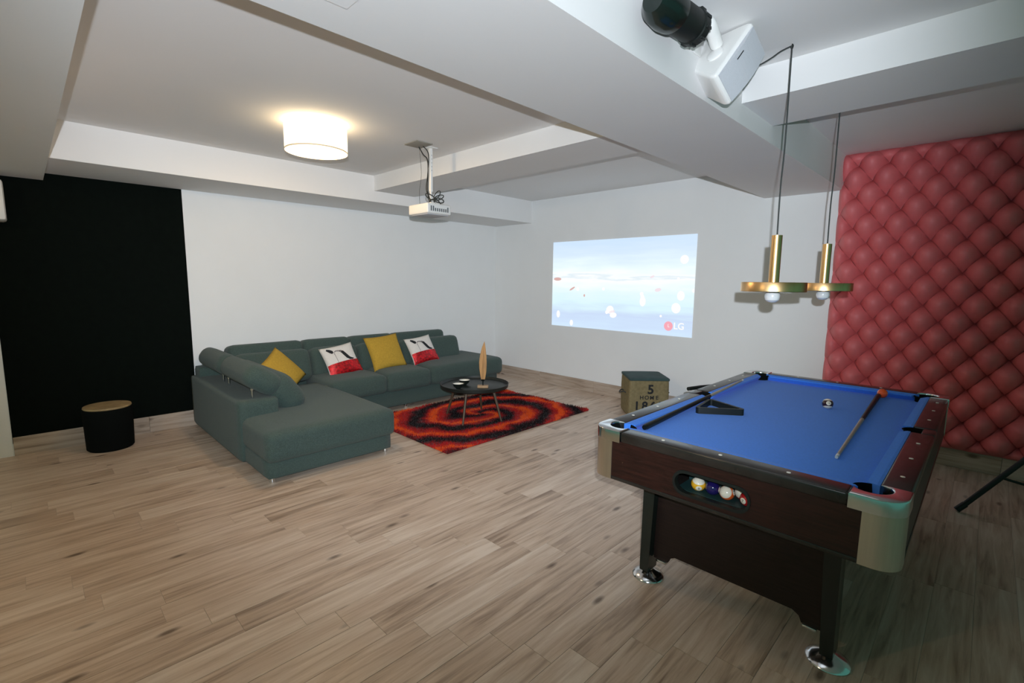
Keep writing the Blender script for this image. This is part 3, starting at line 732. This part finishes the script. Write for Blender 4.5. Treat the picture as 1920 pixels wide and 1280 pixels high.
# balls
def ball_mat(name, c, stripe):
    m = bpy.data.materials.new(name); m.use_nodes = True; nt = m.node_tree; L = nt.links; b = nt.nodes['Principled BSDF']
    tc = nt.nodes.new('ShaderNodeTexCoord'); s = nt.nodes.new('ShaderNodeSeparateXYZ'); L.new(tc.outputs['Object'], s.inputs[0])
    rr = .0285
    dx = math_node(nt, 'GREATER_THAN', math_node(nt, 'ABSOLUTE', s.outputs[0]), rr*.90)
    if stripe: w = math_node(nt, 'MAXIMUM', math_node(nt, 'GREATER_THAN', math_node(nt, 'ABSOLUTE', s.outputs[2]), rr*.56), dx)
    else: w = dx
    mx = nt.nodes.new('ShaderNodeMix'); mx.data_type = 'RGBA'; L.new(w, mx.inputs[0]); mx.inputs[6].default_value = (*c, 1); mx.inputs[7].default_value = (.80, .74, .62, 1)
    L.new(mx.outputs[2], b.inputs['Base Color']); b.inputs['Roughness'].default_value = .12; b.inputs['Coat Weight'].default_value = .6; return m
def ball(loc, c, stripe, label, rot, num, group='pool balls'):
    t = empty('pool_ball', loc); t.rotation_euler = rot
    bm = bmesh.new(); bmesh.ops.create_uvsphere(bm, u_segments=32, v_segments=20, radius=.0285)
    bm_obj('sphere', bm, ball_mat('ball_'+num, c, stripe), t, True)
    if num:
        for s in (1, -1):
            q = Matrix.Translation((s*.0281, 0, 0)) @ Matrix.Rotation(R(90*s), 4, 'Y') @ Matrix.Rotation(R(90*s), 4, 'Z')
            text_obj('number', num, .015, M['ink'], t, q)
    tag(t, label, 'ball', group); return t
bz = .594+.0285; by_ = -HY+.062
def face(d): return Vector(d).to_track_quat('X', 'Z').to_euler()
BG = 'balls in the return window'
ball(PC+Vector((WX-.070, by_, bz)), (.80, .42, .02), True, 'yellow striped ball at the left end of the ball return window', face((.55, -1, -.45)), '9', BG)
ball(PC+Vector((WX-.012, by_+.004, bz)), (.012, .008, .085), False, 'dark blue ball in the ball return window', face((1, .1, 0)), '4', BG)
ball(PC+Vector((WX+.046, by_, bz)), (.75, .12, .02), True, 'white ball with an orange stripe in the ball return window', (R(62), R(-18), R(8)), '13', BG)
ball(PC+Vector((WX+.088, by_+.046, bz)), (.55, .02, .02), True, 'white and red striped ball set back in the ball return window', (R(64), R(-30), R(10)), '11', BG)
ball(PC+Vector((WX+.124, by_, bz)), (.42, .012, .014), False, 'dark red ball with a white number spot at the right end of the return window', face((-.35, -1, -.1)), '7', BG)
ball(PC+Vector((.088, .318, ZC+.0285)), (.030, .008, .012), True, 'white ball with a dark stripe on the blue cloth', face((.35, -.9, .35)), '15', 'balls on the blue cloth')
ball(PC+Vector((.268, .890, ZC+.0285)), (.85, .10, .012), False, 'bright orange ball on the blue cloth at the end of the cue', face((1, .15, 0)), '5', 'balls on the blue cloth')

# cues
def cue(p0, p1, label, joint=.42, butt=True):
    p0, p1 = Vector(p0), Vector(p1); d = (p1-p0); L_ = d.length; d.normalize()
    t = empty('cue_stick', p0); tag(t, label, 'cue', 'cues on the pool table')
    P_ = lambda s: d*(s*L_)
    tube('tip', [P_(0), P_(.008)], [.0062, .0064], mat('chalky_tip', (.45, .55, .6), .8), t, 12)
    tube('ferrule', [P_(.008), P_(.025)], .0066, M['white'], t, 12)
    tube('shaft', [P_(.025), P_(1-joint)], [.0066, .0095], M['cuewood'], t, 12)
    tube('butt', [P_(1-joint), P_(.99)], [.0102, .0145], M['rubber'], t, 12)
    tube('bumper', [P_(.99), P_(1)], [.0140, .012], M['blackmetal'], t, 12)
    return t
cue((5.089, -2.867, ZC+.009), (5.030, -1.385, ZC+.016), 'cue with black butt lying along the right side of the blue cloth', .50)
cue((4.318, -1.72, ZC+.052), (4.345, -3.10, ZC+.0155), 'cue lying along the left cushion, resting on the black triangle', .58)

# triangle rack
def tri_rack():
    t = empty('triangle_rack', (4.43, -2.475, ZC)); tag(t, 'black plastic triangle rack lying on the blue cloth', 'rack', None)
    pts = [Vector((4.378, -2.62)), Vector((4.60, -2.455)), Vector((4.345, -2.345))]
    c = Vector((4.43, -2.475)); pts = [p-c for p in pts]
    pts = [pts[0]*1.0, pts[1]*1.0, pts[2]*1.0]
    def rounded(P3, r_, n=6):
        o = []
        for i in range(3):
            a, b, e = P3[i-1], P3[i], P3[(i+1) % 3]; u = (a-b).normalized(); v = (e-b).normalized(); ang = math.acos(max(-1, min(1, u.dot(v)))); d = r_/math.tan(ang/2)
            p, q = b+u*d, b+v*d; cc = b+(u+v).normalized()*(r_/math.sin(ang/2)); a0 = math.atan2(*(p-cc).yx); a1 = math.atan2(*(q-cc).yx)
            da = (a1-a0+math.pi) % (2*math.pi)-math.pi
            for k in range(n+1): w = a0+da*k/n; o.append((cc.x+r_*math.cos(w), cc.y+r_*math.sin(w)))
        return o
    cen = (pts[0]+pts[1]+pts[2])/3
    inn = [cen+(p-cen)*.80 for p in pts]
    prism('frame', rounded(pts, .018), 0, .034, M['rubber'], t, holes=[rounded(inn, .010)])
    return t
tri_rack()

# ------------------------------------------------------------------ pendant lamps
def pendant(x, y, ztop, label, sway=0):
    t = empty('pendant_lamp', (x, y, 0)); tag(t, label, 'lamp', 'brass pendants over the pool table')
    tube('cord', bez([(0, 0, ztop), (.002, .002, 2.1), (-.002, 0, 1.9), (0, 0, 1.67)], 6), .0035, M['wire'], t, 8)
    lathe('rod', [(0, 1.676), (.0235, 1.676), (.0235, 1.452), (0, 1.452)], M['brass'], t, 32)
    lathe('shade_ring', [(0, 1.455), (.140, 1.455), (.1415, 1.452), (.1415, 1.412), (.140, 1.410), (.137, 1.410), (.137, 1.446), (0, 1.446)], M['brass'], t, 72)
    lathe('socket', [(0, 1.45), (.020, 1.448), (.018, 1.412), (0, 1.41)], M['white'], t, 24)
    lathe('bulb', [(0, 1.425), (.016, 1.424), (.026, 1.412), (.033, 1.397), (.034, 1.386), (.030, 1.370), (.018, 1.360), (0, 1.357)], M['bulb'], t, 32)
    return t
p1_ = pendant(4.727, -2.62, 2.522, 'brass pendant lamp with bulb, nearer one over pool table')
tube('ceiling_hook', bez([(0, 0, 2.526), (.006, -.004, 2.515), (.0, .004, 2.506), (-.005, .0, 2.514)], 5), .0025, M['blackmetal'], p1_, 6)
tube('cord_swag', bez([(0, 0, 2.518), (-.05, .01, 2.512), (-.11, .02, 2.492), (-.2635, .03, 2.455)], 6), .0035, M['wire'], p1_, 8)
pendant(4.783, -1.90, 2.56, 'brass pendant lamp with bulb, farther one in front of red wall')

# ------------------------------------------------------------------ speaker and spotlight on the big beam
def cam_dir(r_, d_, f_): return (RT*r_-UP*d_+FW*f_)
def cam_pt(u, v, depth): return CAM+(FW+RT*((u-960)/FPX)-UP*((v-640)/FPX))*depth
e1 = cam_dir(-.57, .82, .02).normalized(); e2 = cam_dir(.66, .48, .58).normalized(); nn = e1.cross(e2).normalized()
if nn.dot(FW) > 0: nn = -nn
base = cam_pt(1412, 40, 1.98)                      # upper front corner of the cabinet's end cap
sk = empty('wall_speaker', base); tag(sk, 'white wedge-shaped loudspeaker mounted on the beam above the pool table', 'speaker')
LN, WD, DP = .268, .160, .215
def S3(a, b, c): return e1*a+e2*b-nn*c           # along edge, across, depth to the back
prof = []                                          # cabinet section in (a, c)
for p in [(.0, .0), (LN, .0), (LN+.004, .03), (LN-.070, DP), (.060, DP), (-.004, .03)]: prof.append(p)
bm = bmesh.new(); A1 = [bm.verts.new(S3(a, 0, c)) for a, c in prof]; B1 = [bm.verts.new(S3(a, WD, c)) for a, c in prof]
bm.faces.new(A1); bm.faces.new(B1[::-1])
for i in range(6): bm.faces.new((A1[i], A1[(i+1) % 6], B1[(i+1) % 6], B1[i]))
bmesh.ops.recalc_face_normals(bm, faces=bm.faces); bmesh.ops.bevel(bm, geom=bm.edges[:], offset=.014, segments=4, profile=.5, affect='EDGES')
bm_obj('cabinet', bm, M['white'], sk, True, 40)
V = []; F = []; n = 12
for j in range(2):
    for i in range(n+1):
        t = i/n; V.append(S3(.012+(LN-.024)*t, .012+(WD-.022)*j, -.004-.016*math.sin(math.pi*t)))
for i in range(n): F.append((i, i+1, n+2+i, n+1+i))
for i in range(n+1): V.append(V[i]+nn*-.02)
for i in range(n+1): V.append(V[n+1+i]+nn*-.02)
k2 = 2*(n+1)
for i in range(n): F.append((i+1, i, k2+i, k2+i+1)); F.append((n+1+i, n+2+i, k2+n+2+i, k2+n+1+i))
F.append((0, n+1, k2+n+1, k2)); F.append((n, k2+n, k2+2*n+1, 2*n+1))
mesh_obj('grille', V, F, M['grille'], sk, False)
mk = Matrix.Translation(S3(LN*.52, .030, -.0215)) @ Matrix((-e1, -e2, nn)).transposed().to_4x4()
box('badge', -.022, .022, -.002, .002, -.001, .0005, M['ink'], sk).data.transform(mk)
lathe('swivel', [(0, 0), (.034, 0), (.034, .006), (.028, .010), (0, .012)], M['white'], sk, 32, S3(.15, 0, .085), Matrix((e1, nn, -e2)).transposed())
arm0 = S3(.11, -.012, .10); tip = cam_pt(1330, 45, 1.98)-base; wallp = Vector((4.466, (base+tip).y+.05, 2.50))-base
tube('bracket_arm', bez([arm0, tip, tip*.5+wallp*.5+Vector((0, 0, .02)), wallp], 6), .026, M['white'], sk, 16)
box('bracket_plate', 4.464, 4.472, -.05, .05, -.07, .02, M['white'], sk, .003).data.transform(Matrix.Translation(Vector((-base.x, wallp.y, wallp.z))))
sl = empty('stage_spotlight', (4.552, -3.395, 2.425)); tag(sl, 'black cylindrical spotlight fixed to the beam beside the white loudspeaker', 'spotlight')
ax = Vector((.03, 1, .04)).normalized(); qa = ax.to_track_quat('Z', 'X').to_matrix()
lathe('housing', [(0, -.03), (.056, -.03), (.060, -.02), (.060, .12), (.064, .125), (.064, .16), (.058, .165), (0, .160)], M['rubber'], sl, 36, (0, 0, 0), qa)
for k in range(10):
    w = 2*math.pi*k/10; c_ = qa @ Vector((.062*math.cos(w), .062*math.sin(w), .145)); b_ = box('grip_rib', -.006, .006, -.006, .006, -.018, .018, M['rubber'], sl, .002); b_.data.transform(Matrix.Translation(c_) @ qa.to_4x4())
lathe('rear_cover', [(0, -.16), (.04, -.155), (.066, -.12), (.074, -.06), (.070, -.02), (.055, -.012), (0, -.012)], M['gloss'], sl, 36, (0, 0, 0), qa)
tube('bracket', [(0, -.05, .04), (-.04, -.05, .075), (-.0865, -.05, .065)], .012, M['blackmetal'], sl, 12)

# ------------------------------------------------------------------ tripod stand at the right edge
ts = empty('tripod_stand', (5.985, -.77, 0)); tag(ts, 'black tripod stand whose leg reaches in at the right edge', 'stand')
tube('pole', [(0, 0, .12), (0, 0, 1.25)], .017, M['rubber'], ts, 12)
lathe('hub', [(0, .66), (.035, .66), (.035, .76), (0, .76)], M['rubber'], ts, 20); lathe('lower_collar', [(0, .14), (.03, .14), (.03, .20), (0, .20)], M['rubber'], ts, 20)
for a in (206.5, 326.5, 86.5):
    c, s = math.cos(R(a)), math.sin(R(a)); L3 = .585
    if a == 86.5: L3 = .585
    tube('leg', [(.03*c, .03*s, .715), (L3*c, L3*s, .022)], .016, M['rubber'], ts, 12)
    tube('leg_tip', [((L3-.03)*c, (L3-.03)*s, .058), ((L3+.012)*c, (L3+.012)*s, .012)], .0195, M['rubber'], ts, 12)
    m_ = .66; tube('brace', [(.03*c, .03*s, .17), ((.03+(L3-.03)*m_)*c, (.03+(L3-.03)*m_)*s, .715+(.022-.715)*m_)], .008, M['rubber'], ts, 8)
